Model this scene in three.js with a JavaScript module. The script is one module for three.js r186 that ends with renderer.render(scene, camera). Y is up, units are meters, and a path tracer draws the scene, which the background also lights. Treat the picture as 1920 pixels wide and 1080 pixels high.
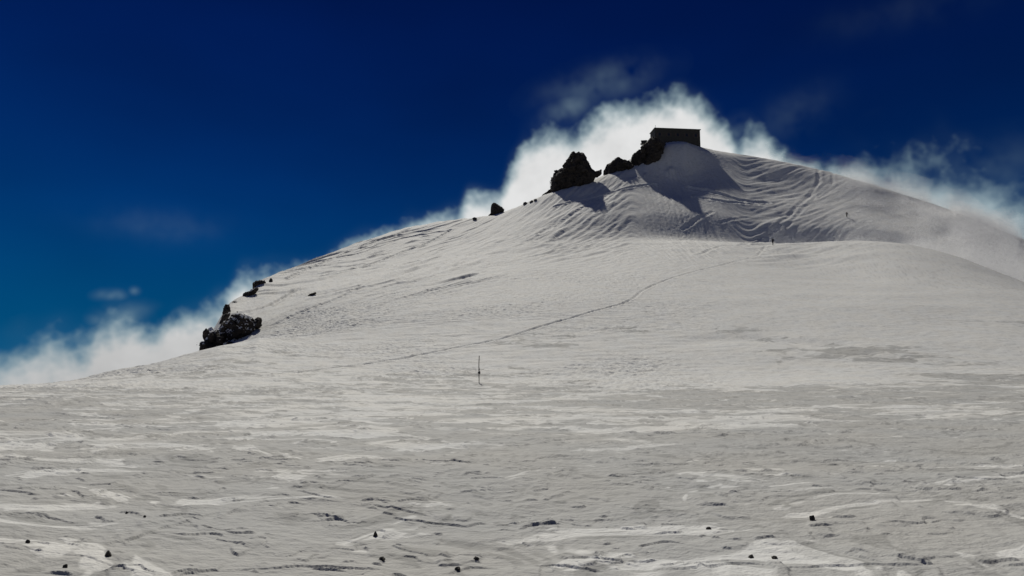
import * as THREE from 'three';
import { createNoise2D, createNoise3D } from 'simplex-noise';
import { mergeVertices } from 'three/addons/utils/BufferGeometryUtils.js';

// ---------------------------------------------------------------- camera, sky, sun, exposure
const scene = new THREE.Scene();
const EYE = 1.65, F = 1390, PITCH = 8 * Math.PI / 180;                  // focal length in pixels of a 1920 x 1080 frame
const camera = new THREE.PerspectiveCamera(2 * Math.atan(540 / F) * 180 / Math.PI, 16 / 9, 0.1, 9000);
camera.position.set(0, EYE, 0);
camera.rotation.set(PITCH, 0, 0);
const SUN_AZ = -10 * Math.PI / 180, SUN_EL = 46 * Math.PI / 180;        // behind the summit, a little to the left
const sunDir = new THREE.Vector3(Math.sin(SUN_AZ) * Math.cos(SUN_EL), Math.sin(SUN_EL), -Math.cos(SUN_AZ) * Math.cos(SUN_EL));
const sun = new THREE.DirectionalLight(new THREE.Color().setRGB(1, 0.96, 0.86), 3.7);
sun.position.copy(sunDir).multiplyScalar(600).add(new THREE.Vector3(0, 40, -150));
sun.target.position.set(0, 40, -150);
sun.castShadow = true; sun.shadow.radius = 2;
Object.assign(sun.shadow.camera, { left: -260, right: 260, top: 260, bottom: -260, near: 50, far: 1400 });
sun.shadow.mapSize.set(4096, 4096);
scene.add(sun, sun.target);
const renderer = new THREE.WebGLRenderer({ antialias: true });
renderer.toneMapping = THREE.LinearToneMapping;
renderer.toneMappingExposure = 1;
renderer.shadowMap.enabled = true;

// ---------------------------------------------------------------- helpers
function rng(seed) { return () => { seed = (seed + 0x6d2b79f5) | 0; let t = Math.imul(seed ^ (seed >>> 15), 1 | seed); t = (t + Math.imul(t ^ (t >>> 7), 61 | t)) ^ t; return ((t ^ (t >>> 14)) >>> 0) / 4294967296; }; }
const N2 = createNoise2D(rng(11)), N3 = createNoise3D(rng(12)), M2 = createNoise2D(rng(13));
const clamp = (x, a = 0, b = 1) => Math.min(b, Math.max(a, x));
const ss = (a, b, x) => { const t = clamp((x - a) / (b - a)); return t * t * (3 - 2 * t); };
const lerp = (a, b, t) => a + (b - a) * t;
const cp = Math.cos(PITCH), sp = Math.sin(PITCH);
function ray(px, py) { const a = (px - 960) / F, b = (540 - py) / F; return [a, sp + b * cp, -cp + b * sp]; }   // a sight line of the photograph, in the world
function at(px, py, r) { const [x, y, z] = ray(px, py), k = r / Math.hypot(x, z); return new THREE.Vector3(x * k, EYE + y * k, z * k); }   // the point on it r metres away over the ground
const azOf = (px, py) => { const [x, , z] = ray(px, py); return Math.atan2(x, -z); };
const elOf = (px, py) => { const [x, y, z] = ray(px, py); return Math.atan2(y, Math.hypot(x, z)); };
function pchip(X, Y) {                                                    // monotone cubic through the points
  const n = X.length, d = [], m = new Array(n);
  for (let i = 0; i < n - 1; i++) d.push((Y[i + 1] - Y[i]) / (X[i + 1] - X[i]));
  m[0] = d[0]; m[n - 1] = d[n - 2];
  for (let i = 1; i < n - 1; i++) {
    if (d[i - 1] * d[i] <= 0) { m[i] = 0; continue; }
    const h0 = X[i] - X[i - 1], h1 = X[i + 1] - X[i], a = 2 * h1 + h0, b = h1 + 2 * h0;
    m[i] = (a + b) / (a / d[i - 1] + b / d[i]);
  }
  return (x) => {
    if (x <= X[0]) return Y[0] + m[0] * (x - X[0]);
    if (x >= X[n - 1]) return Y[n - 1] + m[n - 1] * (x - X[n - 1]);
    let lo = 0, hi = n - 1;
    while (hi - lo > 1) { const mid = (lo + hi) >> 1; if (X[mid] <= x) lo = mid; else hi = mid; }
    const h = X[hi] - X[lo], t = (x - X[lo]) / h, t2 = t * t, t3 = t2 * t;
    return (2 * t3 - 3 * t2 + 1) * Y[lo] + (t3 - 2 * t2 + t) * h * m[lo] + (-2 * t3 + 3 * t2) * Y[hi] + (t3 - t2) * h * m[hi];
  };
}
const taken = {};
function numbered(name) { const n = taken[name] = (taken[name] ?? -1) + 1; return n ? name + '_' + String(n).padStart(3, '0') : name; }
function tag(o, name, label, category, group) { o.name = numbered(name); o.userData = { label, category }; if (group) o.userData.group = group; scene.add(o); return o; }
function mesh(geo, mat, name, parent) { const m = new THREE.Mesh(geo, mat); m.castShadow = m.receiveShadow = true; if (name) m.name = name; if (parent) parent.add(m); return m; }

// ---------------------------------------------------------------- the sky: deep blue high-altitude air, a sea of cloud behind the ridge, a plume rising behind the summit
{
  const W = 4096, H = 2048, data = new Float32Array(W * H * 4);
  const srgb = (r, g, b) => new THREE.Color().setRGB(r / 255, g / 255, b / 255, THREE.SRGBColorSpace).toArray();
  const blues = [[0, srgb(8, 80, 118)], [6, srgb(1, 67, 112)], [12, srgb(1, 51, 104)], [18, srgb(1, 37, 92)], [25, srgb(1, 26, 79)], [32, srgb(1, 20, 70)], [90, srgb(0, 12, 50)]];
  const blue = [0, 1, 2].map((c) => pchip(blues.map((b) => b[0]), blues.map((b) => b[1][c])));
  // tops of the cloud bank: outside the frame the same ragged bank goes on round the horizon
  const tops = [[-60, 712], [0, 690], [70, 668], [105, 660], [160, 655], [195, 622], [240, 618], [290, 628], [320, 605], [370, 592], [415, 575], [445, 530], [490, 515], [530, 506], [570, 506], [640, 474], [690, 448], [750, 422],
    [820, 410], [855, 406], [880, 372], [935, 362], [958, 322], [985, 268], [1030, 250], [1075, 254], [1100, 232], [1140, 210], [1190, 203], [1230, 184], [1268, 180], [1310, 196], [1340, 218], [1366, 252], [1384, 282], [1400, 258], [1425, 252],
    [1455, 272], [1490, 298], [1540, 312], [1600, 324], [1680, 340], [1760, 358], [1830, 382], [1890, 414], [1960, 450], [2100, 520]].map(([x, y]) => [azOf(x, y), elOf(x, y) * 180 / Math.PI]);
  const soft = pchip([0, 150, 450, 700, 950, 1100, 1280, 1400, 1500, 1700, 1920].map((x) => azOf(x, 400)), [1.5, 1.6, 1.2, 1.0, 1.1, 1.3, 1.2, 1.2, 1.0, 2.4, 2.8]);
  const X = [-Math.PI], Y = [2.2];
  for (let a = -150; a < -40; a += 11) { X.push(a * Math.PI / 180); Y.push(2.2 + 1.2 * N2(a * 0.07, 3)); }
  for (const [a, e] of tops) { X.push(a); Y.push(e); }
  for (let a = 55; a < 175; a += 11) { X.push(a * Math.PI / 180); Y.push(2.4 + 1.4 * N2(a * 0.07, 8)); }
  X.push(Math.PI); Y.push(2.2);
  const top = pchip(X, Y);
  const wisps = [[1125, 160, 90, 30, 0.09, 0.5], [1062, 205, 48, 24, 0.13, 0.7], [1490, 215, 60, 34, 0.03, 0.5], [206, 554, 17, 8, 0.32, 0.1], [252, 546, 7, 6, 0.12, 0], [235, 592, 34, 16, 0.24, 0.3], [300, 425, 90, 26, 0.025, 0.1],
    [1700, 20, 120, 30, 0.015, 0], [1790, 345, 120, 46, 0.12, 0.2], [1380, 246, 26, 20, 0.14, 0.2], [180, 600, 14, 10, 0.1, 0]].map(([x, y, w, h, s, k]) => [azOf(x, y), elOf(x, y) * 180 / Math.PI, w / F, h / F * 180 / Math.PI, s, k]);
  const rows = [], fbm = (x, y, z, f, n) => { let s = 0, a = 0.5; for (let i = 0; i < n; i++, f *= 2.07, a *= 0.5) s += a * N3(x * f + i * 7.1, y * f, z * f); return s; };
  for (let j = 0; j < H; j++) {
    const el = (j + 0.5) / H * 180 - 90, y = Math.sin(el * Math.PI / 180), c = Math.cos(el * Math.PI / 180);
    const base = blue.map((b) => Math.max(0, b(Math.max(0, el))));
    for (let i = 0; i < W; i++) {
      const phi = ((i + 0.5) / W - 0.5) * 2 * Math.PI, x = Math.cos(phi) * c, z = Math.sin(phi) * c, az = Math.atan2(x, -z), o = (j * W + i) * 4;
      let r = base[0], g = base[1], b = base[2];
      const inFront = Math.abs(az) < 0.72;
      if (el < 34) {
        if (el > 0) {
          const s = fbm(x, y * 2.5, z, 2.2, 3);                            // faint streaks in the air
          const k = (1 + 0.16 * s) * 0.95 * (1 - 0.46 * Math.sin(az) * c); r *= k; g *= k; b *= k;
        }
        let a = 0, tone = 1;
        if (el < 0) { a = 1; } else if (el < 26) {
          const t = top(az), w = soft(clamp(az, -0.7, 0.7)), d = (t - 0.85 - el) / w;
          if (d > -2.6) {
            const big = fbm(x, y, z, 12, 2), puff = 0.6 - 1.5 * Math.abs(N3(x * 26 + 0.4 * big, y * 26, z * 26 + 5)) - 0.7 * Math.abs(N3(x * 55, y * 55 + 9, z * 55)) + 0.25, fine = 0.3 * puff + 0.28 * fbm(x + 3, y, z, 70, 3);
            a = ss(-1.45, 0.85, d + 0.8 * big + 0.75 * fine + 0.1);
            const veil = ss(-2.6, 0.4, d + 1.3 * big);
            a = Math.max(a, 0.08 * veil * veil);
            tone = 0.95 + 0.08 * fine + 0.1 * big;
          } else if (d > 2.6) a = 1;
        }
        if (inFront) for (const [wa, we, ww, wh, s, k] of wisps) {
          const u = (az - wa) / ww, v = (el - we) / wh - k * u, q = u * u + v * v;
          if (q < 4) a = Math.max(a, s * Math.exp(-q * 1.1) * clamp(0.75 + 1.1 * fbm(x, y, z, 17, 3), 0, 1.5));
        }
        a = clamp(a) * (1 - 0.4 * ss(0.38, 0.5, az) * ss(0.9, 0.6, az));
        const lowGrey = ss(9, 2, el), lum = lerp(0.78, 0.54, lowGrey) * clamp(tone, 0.75, 1.06);
        r = lerp(r, lum * 0.995, a * a * 0.35 + a * 0.65); g = lerp(g, lum, a); b = lerp(b, lum * 1.0, a);
      }
      data[o] = r; data[o + 1] = g; data[o + 2] = b; data[o + 3] = 1;
    }
  }
  const tex = new THREE.DataTexture(data, W, H, THREE.RGBAFormat, THREE.FloatType);
  tex.mapping = THREE.EquirectangularReflectionMapping;
  tex.magFilter = tex.minFilter = THREE.LinearFilter;
  tex.needsUpdate = true;
  scene.background = tex;
  scene.environment = tex;
}

// ---------------------------------------------------------------- the mountain: profiles from the camera's feet up to the ridge, [picture y, metres away] for each picture x
const near = [[1080, 7], [860, 15.5], [775, 32], [738, 50]];
const profiles = {
  '-350': [[728, 78], [735, 90], [745, 105], [760, 120], [775, 135], [790, 150], [800, 165], [810, 180], [820, 200], [830, 220], [840, 260]],
  '0': [[724, 80], [730, 92], [742, 106], [760, 120], [775, 135], [790, 150], [800, 165], [810, 180], [820, 200], [830, 220], [840, 260]],
  '110': [[719, 82], [722, 92], [735, 106], [755, 120], [770, 135], [785, 150], [798, 165], [808, 180], [818, 200], [828, 220], [838, 260]],
  '200': [[706, 80], [700, 90], [703, 100], [715, 112], [730, 125], [745, 140], [760, 155], [775, 172], [790, 200], [800, 220], [820, 260]],
  '300': [[700, 76], [680, 92], [682, 100], [690, 110], [700, 122], [715, 136], [730, 150], [745, 170], [760, 200], [775, 220], [800, 260]],
  '372': [[698, 74], [660, 97], [664, 101], [664, 106], [660, 111], [664, 118], [680, 128], [700, 140], [720, 160], [750, 200], [800, 260]],
  '400': [[697, 73], [653, 98], [657, 102], [652, 106], [630, 111], [617, 116], [625, 124], [650, 136], [690, 160], [730, 200], [790, 260]],
  '430': [[697, 72], [646, 99], [648, 103], [635, 107], [600, 113], [572, 119], [568, 124], [590, 138], [640, 165], [700, 200], [780, 260]],
  '465': [[697, 72], [640, 99], [636, 103], [622, 107], [595, 113], [565, 122], [548, 129], [552, 140], [600, 170], [660, 200], [760, 260]],
  '490': [[697, 72], [634, 99], [626, 104], [608, 109], [585, 115], [560, 123], [530, 134], [526, 141], [570, 180], [620, 210], [740, 270]],
  '560': [[698, 71], [640, 96], [605, 108], [575, 116], [550, 125], [530, 134], [512, 143], [500, 152], [504, 162], [560, 200], [700, 270]],
  '640': [[700, 70], [640, 94], [600, 106], [565, 117], [540, 126], [515, 138], [490, 152], [472, 163], [465, 170], [480, 190], [600, 260]],
  '800': [[704, 68], [640, 90], [585, 107], [545, 121], [515, 133], [490, 147], [462, 165], [438, 184], [420, 202], [430, 220], [520, 290]],
  '930': [[705, 67], [640, 88], [572, 109], [520, 128], [487, 144], [467, 155], [438, 175], [415, 194], [402, 210], [410, 230], [500, 300]],
  '1035': [[705, 67], [640, 87], [565, 110], [505, 134], [468, 152], [453, 162], [415, 182], [388, 200], [362, 220], [370, 238], [450, 300]],
  '1128': [[705, 67], [640, 87], [562, 111], [498, 137], [460, 157], [447, 167], [402, 186], [366, 207], [334, 227], [338, 242], [430, 300]],
  '1190': [[705, 67], [640, 87], [560, 112], [493, 138], [455, 160], [447, 171], [398, 190], [340, 219], [308, 236], [300, 250], [420, 310]],
  '1235': [[705, 67], [640, 87], [560, 112], [491, 138], [453, 162], [448, 173], [396, 192], [331, 224], [284, 238], [280, 256], [400, 315]],
  '1270': [[705, 67], [640, 87], [560, 112], [490, 138], [452, 163], [449, 174], [396, 192], [329, 226], [269, 239], [272, 258], [400, 315]],
  '1298': [[705, 67], [640, 87], [560, 112], [490, 139], [452, 164], [450, 175], [396, 193], [333, 224], [267, 239], [272, 258], [395, 315]],
  '1320': [[705, 67], [640, 87], [560, 112], [491, 139], [452, 165], [451, 175], [398, 193], [330, 226], [279, 241], [278, 258], [390, 315]],
  '1350': [[705, 67], [640, 87], [560, 112], [493, 139], [453, 166], [453, 176], [402, 193], [318, 230], [284, 246], [286, 262], [380, 320]],
  '1420': [[705, 67], [640, 87], [560, 112], [498, 139], [455, 168], [456, 178], [409, 193], [327, 229], [291, 246], [296, 262], [390, 320]],
  '1530': [[705, 67], [640, 87], [560, 113], [510, 139], [459, 170], [468, 182], [428, 191], [362, 220], [312, 241], [318, 256], [400, 310]],
  '1600': [[705, 67], [640, 87], [566, 111], [522, 132], [450, 170], [459, 183], [418, 193], [370, 216], [328, 236], [334, 250], [420, 305]],
  '1700': [[705, 68], [640, 88], [571, 110], [536, 126], [456, 167], [468, 181], [432, 191], [392, 211], [358, 230], [366, 245], [440, 300]],
  '1800': [[706, 69], [640, 90], [575, 112], [542, 125], [472, 160], [480, 177], [452, 190], [418, 206], [391, 222], [400, 238], [480, 290]],
  '1860': [[707, 69.5], [640, 91], [577, 113], [545, 126], [499, 155], [505, 172], [474, 186], [443, 203], [414, 218], [424, 234], [500, 285]],
  '1920': [[708, 70], [640, 92], [580, 114], [548, 128], [528, 150], [532, 168], [500, 182], [468, 199], [440, 214], [450, 230], [520, 280]],
  '2250': [[720, 71], [665, 94], [630, 114], [615, 128], [620, 146], [615, 165], [595, 183], [580, 200], [570, 214], [580, 230], [640, 280]],
};
const K = 15, cols = [], stretch = (r) => r * (1 + 0.28 * ss(95, 172, r));
for (const px of Object.keys(profiles).map(Number).sort((a, b) => a - b)) {
  const steep = 0.32 * ss(850, 1050, px) - 0.06 * ss(1330, 1480, px), lip = profiles[px][4][1], pts = [...near, ...profiles[px]].map(([y, r], k) => [y, k > 8 ? lip + (r - lip) * (1 - steep) : r]).map(([y, r]) => [y, stretch(r)]);
  cols.push({ az: azOf(px, 620), R: pts.map((p) => p[1]), T: pts.map((p) => { const [x, y, z] = ray(px, p[0]); return y / Math.hypot(x, z); }) });
}
function side(deg, elTop, drop) {                                         // beside and behind the camera: the snowfield rolls on and falls away
  const R = cols[1].R, n = R.length;
  cols.push({ az: deg * Math.PI / 180, R, T: R.map((r, k) => { const t = Math.tan((k < 4 ? elTop * k / 6 : elTop * (1 - (k - 4) / (n - 4) * 0.6)) * Math.PI / 180); return t - EYE / r - drop * (k / n); }) });
}
side(62, 4, 0.02); side(95, 1, 0.04); side(140, -2, 0.03); side(180, -2, 0.03); side(-180, -2, 0.03); side(-140, -2, 0.03); side(-95, -1.5, 0.03); side(-62, -0.4, 0.03);
cols.sort((a, b) => a.az - b.az);
const AZ = cols.map((c) => c.az), splR = [], splT = [];
for (let k = 0; k < K; k++) { splR.push(pchip(AZ, cols.map((c) => c.R[k]))); splT.push(pchip(AZ, cols.map((c) => c.T[k]))); }
function column(az) {                                                      // the lie of the land along one bearing
  const R = [0, 3], Hh = [0, 0.01];
  const smooth = (f, k) => { const e = (k > 4 && k < 11 ? 0.034 * ss(0.1, 0.19, az) : 0.018 * ss(0.2, 0.3, az)) * ss(1.2, 0.8, az); return e < 1e-4 ? f(az) : (f(az - 1.6 * e) + 2 * f(az - 0.8 * e) + 2.4 * f(az) + 2 * f(az + 0.8 * e) + f(az + 1.6 * e)) / 8.4; };
  for (let k = 0; k < K; k++) { const r = smooth(splR[k], k); R.push(r); Hh.push(EYE + r * smooth(splT[k], k)); }
  R.push(520, 1400, 4200); Hh.push(Math.min(Hh[K + 1] - 60, -30), -140, -520);
  return { R, h: pchip(R, Hh) };
}

// wind-carved crust, ledges and drifts on top of that lie of the land
const A0 = at(510, 520, 138), A1 = at(930, 400, 212), dirL = new THREE.Vector2(A1.x - A0.x, A1.z - A0.z).normalize();
const saw = (v, e) => { const f = v - Math.floor(v); return f < e ? f / e : 1 - (f - e) / (1 - e); };   // steep on one side, long on the other
function reach(px, py, h = (x, z, r, az, col) => col.h(r), from = 5) {       // how far away the land is met along a sight line
  const [x, y, z] = ray(px, py), k = Math.hypot(x, z), az = Math.atan2(x, -z), col = column(az);
  for (let r = from; r < 400; r += 0.1) if (h(x / k * r, z / k * r, r, az, col) >= EYE + y / k * r) return r;
  return 400;
}
const tracks = [                                                           // ski and boot tracks on the summit slope
  { p: [[1385, 462, 166], [1440, 446, 175], [1480, 405, 199], [1512, 372, 215], [1535, 340, 229], [1548, 318, 239]], w: 0.75, d: 0.3 },
  { p: [[1470, 440, 180], [1500, 398, 203], [1530, 370, 217], [1560, 345, 228], [1585, 330, 236]], w: 0.6, d: 0.22 },
  { p: [[1500, 392, 206], [1550, 362, 221], [1595, 338, 233]], w: 0.5, d: 0.18 },
  { p: [[1310, 478, 148], [1350, 462, 158], [1385, 460, 166], [1425, 450, 174]], w: 0.6, d: 0.2 },
  { p: [[1280, 430, 176], [1310, 410, 187], [1335, 398, 195]], w: 0.7, d: 0.25 },
  { p: [[1352, 418, 187], [1400, 408, 194], [1450, 396, 200]], w: 0.6, d: 0.14 },
  { p: [[436, 592], [470, 584], [500, 576], [530, 560], [556, 545]], w: 0.45, d: 0.4 },      // crust lines along the left flank
  { p: [[535, 524], [590, 500], [640, 478], [700, 455], [760, 436], [800, 426]], w: 0.4, d: 0.36 },
  { p: [[610, 517], [655, 509], [700, 494], [745, 478], [790, 462], [845, 432]], w: 0.5, d: 0.45 },
  { p: [[660, 545], [700, 524], [740, 510]], w: 0.35, d: 0.28 },
  { p: [[510, 612], [560, 588], [620, 566], [680, 540]], w: 0.4, d: 0.24 },
  { p: [[1040, 388], [1110, 372], [1180, 352], [1230, 346]], w: 0.6, d: 0.35 },
  { p: [[1290, 352], [1340, 362], [1390, 376], [1440, 380]], w: 0.9, d: 0.5 },
  { p: [[1300, 370], [1360, 380], [1420, 384]], w: 0.7, d: 0.35 },
  { p: [[1010, 440, 167], [1070, 405, 190], [1125, 372, 208]], w: 0.9, d: 0.3 },
  { p: [[1045, 445, 167], [1090, 415, 184], [1130, 385, 202]], w: 0.7, d: 0.22 },
].map((t) => ({ ...t, q: t.p.map(([x, y]) => at(x, y, reach(x, y))) }));
{ // the trodden path that climbs from the left to the summit slope
  const p = [[480, 706], [560, 698], [650, 688], [740, 675], [800, 664], [860, 652], [930, 638], [1000, 617], [1060, 600], [1120, 582], [1165, 570], [1188, 559], [1205, 545], [1250, 525], [1320, 505], [1380, 491], [1415, 482], [1428, 470], [1440, 460]];
  const c = new THREE.CatmullRomCurve3(p.map(([x, y]) => at(x, y, reach(x, y))));
  tracks.unshift({ w: 0.26, d: 0.24, q: c.getPoints(60), trail: true });
}
const near4 = new Map(), cell4 = (x, z) => Math.floor(x / 4) * 8192 + Math.floor(z / 4);
for (const { q, w, d } of tracks) for (let i = 0; i < q.length - 1; i++) {
  const a = q[i], b = q[i + 1], seg = [a.x, a.z, b.x - a.x, b.z - a.z, w, d];
  for (let x = Math.min(a.x, b.x) - 3; x <= Math.max(a.x, b.x) + 7; x += 4) for (let z = Math.min(a.z, b.z) - 3; z <= Math.max(a.z, b.z) + 7; z += 4) { const k = cell4(x, z); if (!near4.has(k)) near4.set(k, []); near4.get(k).push(seg); }
}
function trackCut(x, z) {
  const list = near4.get(cell4(x, z));
  if (!list) return 0;
  let best = 3, w = 1, d = 0;
  const wob = 0.3 * N2(x * 0.5, z * 0.5);
  for (const s of list) {
    const t = clamp(((x - s[0]) * s[2] + (z - s[1]) * s[3]) / (s[2] * s[2] + s[3] * s[3])), k = Math.hypot(x - s[0] - s[2] * t, z - s[1] - s[3] * t) / s[4] + wob;
    if (k < best) { best = k; w = s[4]; d = s[5]; }
  }
  return best < 3 ? d * (0.55 * Math.exp(-((best - 1.5) ** 2) * 4) - Math.exp(-best * best * 1.6)) * (0.8 + 0.35 * N2(x * 0.35, z * 0.35)) : 0;
}
function relief(x, z, r, az) {
  let h = 0;
  if (r < 3) return 0;
  const px = 960 + F * Math.tan(clamp(az, -1.2, 1.2));
  // foreground: thin crust ledges and melted-out scoops
  const fg = ss(130, 30, r);
  if (fg > 0) {
    const w1 = N2(x * 0.22 + 3, z * 0.3) * 0.9 + 0.25 * N2(x * 0.9, z * 0.9), w2 = N2(x * 0.5, z * 0.5 + 8) * 0.9 + 0.3 * N2(x * 2.1, z * 1.7), w3 = N2(x * 1.1, z * 0.9) * 0.8 + 0.3 * N2(x * 4, z * 3);
    const c1 = ss(0.15, 0.9, N2(x * 0.14 + 5, z * 0.2) + 0.6 * N2(x * 0.8, z * 0.5)), c2 = ss(0.2, 0.9, N2(x * 0.45 + 25, z * 0.5) + 0.6 * N2(x * 1.9, z * 0.9)), c3 = ss(0.25, 0.85, M2(x * 0.6 + 25, z * 0.6) + 0.6 * M2(x * 3.2, z * 1.5));
    h += fg * (lerp(0.022, 0.07, ss(15, 40, r)) * c1 * saw(-z * 0.45 + w1, 0.012) + ss(60, 22, r) * lerp(0.026, 0.05, ss(12, 24, r)) * c2 * saw(-z * 0.9 + w2, 0.02) + ss(30, 14, r) * 0.018 * c3 * saw(-z * 1.9 + w3, 0.03));
    h += ss(40, 12, r) * 0.024 * ss(0.4, 0.62, M2(x * 1.3 + 60, z * 0.55) + 0.3 * N2(x * 4, z * 1)) * saw(-z * 1.2 + w2 * 0.6, 0.02);
    h += fg * (0.06 * N2(x * 0.09, z * 0.11 + 2) + 0.02 * N2(x * 0.6, z * 0.8) + 0.006 * N2(x * 1.5, z * 2.8) + 0.002 * N2(x * 5, z * 7));
  }
  // middle slope: low sastrugi, longer across the slope than up it
  const mid = ss(25, 60, r) * ss(270, 180, r) * ss(1500, 1150, px);
  if (mid > 0) { const p = x * 0.62 - z * 0.78, q = -x * 0.78 - z * 0.62, lean = ss(95, 140, r), u = lerp(x, p, lean), v = lerp(z, q, lean), k = clamp(0.55 + 0.8 * N2(x * 0.04, z * 0.05), 0.15, 1.2); h += mid * (0.06 * N2(u * 0.16, v * 0.42) + k * (0.06 * N2(u * 0.5 + 3, v * 1.1) + 0.055 * N2(u * 1.1, v * 2.3) + 0.045 * N2(x * 2.6, z * 2.6))); }
  const smooth = ss(25, 60, r) * ss(1150, 1500, px);
  if (smooth > 0) h += smooth * (0.12 * N2(x * 0.06, z * 0.07) + 0.025 * N2(x * 0.5, z * 0.6));
  // left flank: crust ledges that run along the ridge
  const s = (x - A0.x) * dirL.x + (z - A0.z) * dirL.y, t = -(x - A0.x) * dirL.y + (z - A0.z) * dirL.x;
  const fl = ss(420, 520, px) * ss(1010, 860, px) * ss(104, 150, r);
  if (fl > 0) {
    const w = N2(s * 0.014, t * 0.03) * 0.9 + 0.1 * N2(s * 0.09, t * 0.15), amp = clamp(0.4 + 0.8 * N2(s * 0.016 + 9, t * 0.09) + 0.3 * N2(s * 0.09, t * 0.2), 0, 1.1);
    h += fl * (0.45 * amp * saw(-t * 0.11 + w, 0.06) + 0.34 * clamp(N2(s * 0.03, t * 0.2 + 30) + 0.35) * saw(-t * 0.34 + 2.2 * w, 0.12));
  }
  // summit slope: fanning drifts
  const up = ss(900, 1040, px) * ss(1900, 1500, px) * ss(150, 196, r);
  if (up > 0) {
    const rot = lerp(1.02, 0.45, ss(1180, 1420, px)), cx = Math.cos(rot), sx = Math.sin(rot), p = x * cx - z * sx, q = -x * sx - z * cx, calm = ss(1800, 1450, px) * (1 - 0.4 * ss(1130, 1200, px) * ss(1440, 1370, px));
    const w = 0.55 * N2(p * 0.016, q * 0.04) + 0.2 * N2(p * 0.06, q * 0.15), amp = clamp(0.25 + 1.1 * M2(p * 0.022, q * 0.09) + 0.3 * M2(p * 0.1, q * 0.3), 0, 1.1) * calm;
    h += up * calm * (0.4 * amp * saw(q * 0.17 + w, 0.18) + 0.25 * N2(x * 0.04, z * 0.08 + 5) + 0.2 * N2(p * 0.05, q * 0.42) + 0.09 * N2(p * 0.2, q * 1.1));
        const crest = ss(1170, 1200, px) * ss(1310, 1285, px) * Math.exp(-(((r - splR[11](az) - 1) / 1.8) ** 2));
    if (crest > 0) h += crest * (1.5 * Math.max(0, 1 - Math.abs(px - 1268) / 15) + 0.7 * Math.abs(N2(x * 0.45, 3)) + 0.25 * N2(x * 1.6, 7));
  }
  if (r > 55 && r < 300 && az > -0.42) h += trackCut(x, z);
  // a soft hollow that crosses the slope
  const hol = ss(1240, 1330, px) * ss(1640, 1520, px) * Math.exp(-(((r - 87 + 3 * N2(x * 0.05, 1)) / 2.4) ** 2));
  if (hol > 0.001) h += hol * -0.28;
  return h;
}
function groundAt(x, z) { const az = Math.atan2(x, -z), r = Math.hypot(x, z); return column(az).h(r) + relief(x, z, r, az); }

// snow: bright, faintly glossy crust
function noiseTexture(size, f) {                                           // a tile that repeats without a seam
  const d = new Uint8Array(size * size * 4);
  for (let j = 0; j < size; j++) for (let i = 0; i < size; i++) {
    const u = i / size, v = j / size, w = (p, q) => f(p, q);
    const bx = ss(0.8, 1, u), by = ss(0.8, 1, v);
    const val = lerp(lerp(w(u, v), w(u - 1, v), bx), lerp(w(u, v - 1), w(u - 1, v - 1), bx), by);
    const o = (j * size + i) * 4, c = clamp(val) * 255; d[o] = d[o + 1] = d[o + 2] = c; d[o + 3] = 255;
  }
  const t = new THREE.DataTexture(d, size, size); t.wrapS = t.wrapT = THREE.RepeatWrapping; t.magFilter = THREE.LinearFilter; t.needsUpdate = true; return t;
}
const snowBump = noiseTexture(1024, (u, v) => 0.5 + 0.24 * N2(u * 11, v * 15) + 0.16 * N2(u * 31, v * 37 + 4) + 0.1 * N2(u * 80, v * 90) + 0.06 * N2(u * 190, v * 190));
snowBump.repeat.set(1 / 5.3, 1 / 5.3);
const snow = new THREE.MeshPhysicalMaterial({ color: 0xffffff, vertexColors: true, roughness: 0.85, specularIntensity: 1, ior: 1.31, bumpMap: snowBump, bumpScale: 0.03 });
function snowTint(x, z, r, az) {                                           // fresh wind-packed patches, older grey crust, and painted brightness rising from flat to slope
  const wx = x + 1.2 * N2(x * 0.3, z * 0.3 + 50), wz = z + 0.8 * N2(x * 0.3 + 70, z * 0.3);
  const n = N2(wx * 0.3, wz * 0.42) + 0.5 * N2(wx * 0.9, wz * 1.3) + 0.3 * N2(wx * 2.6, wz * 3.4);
  const cleanLit = ss(-0.16, 0.16, (-z - 52) / 44 + 0.75 * N2(x * 0.03, z * 0.045) + 0.55 * N2(wx * 0.13, wz * 0.2) + 0.4 * N2(wx * 0.5, wz * 0.8));   // old grey firn on the flat, plus slope brightness painted into the albedo
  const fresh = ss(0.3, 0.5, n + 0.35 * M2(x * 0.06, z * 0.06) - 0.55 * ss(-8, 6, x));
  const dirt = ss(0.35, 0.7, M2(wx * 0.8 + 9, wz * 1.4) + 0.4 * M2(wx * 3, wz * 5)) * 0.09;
  const hue = 0.015 * M2(x * 0.25 + 30, z * 0.25), l = lerp(lerp(0.37, 0.58, cleanLit), lerp(0.58, 0.62, cleanLit), fresh) - dirt + 0.02 * M2(x * 5, z * 6);
  return [l * (1 + hue), l * (1 + 0.2 * hue), l * (0.975 - hue)];
}
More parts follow.
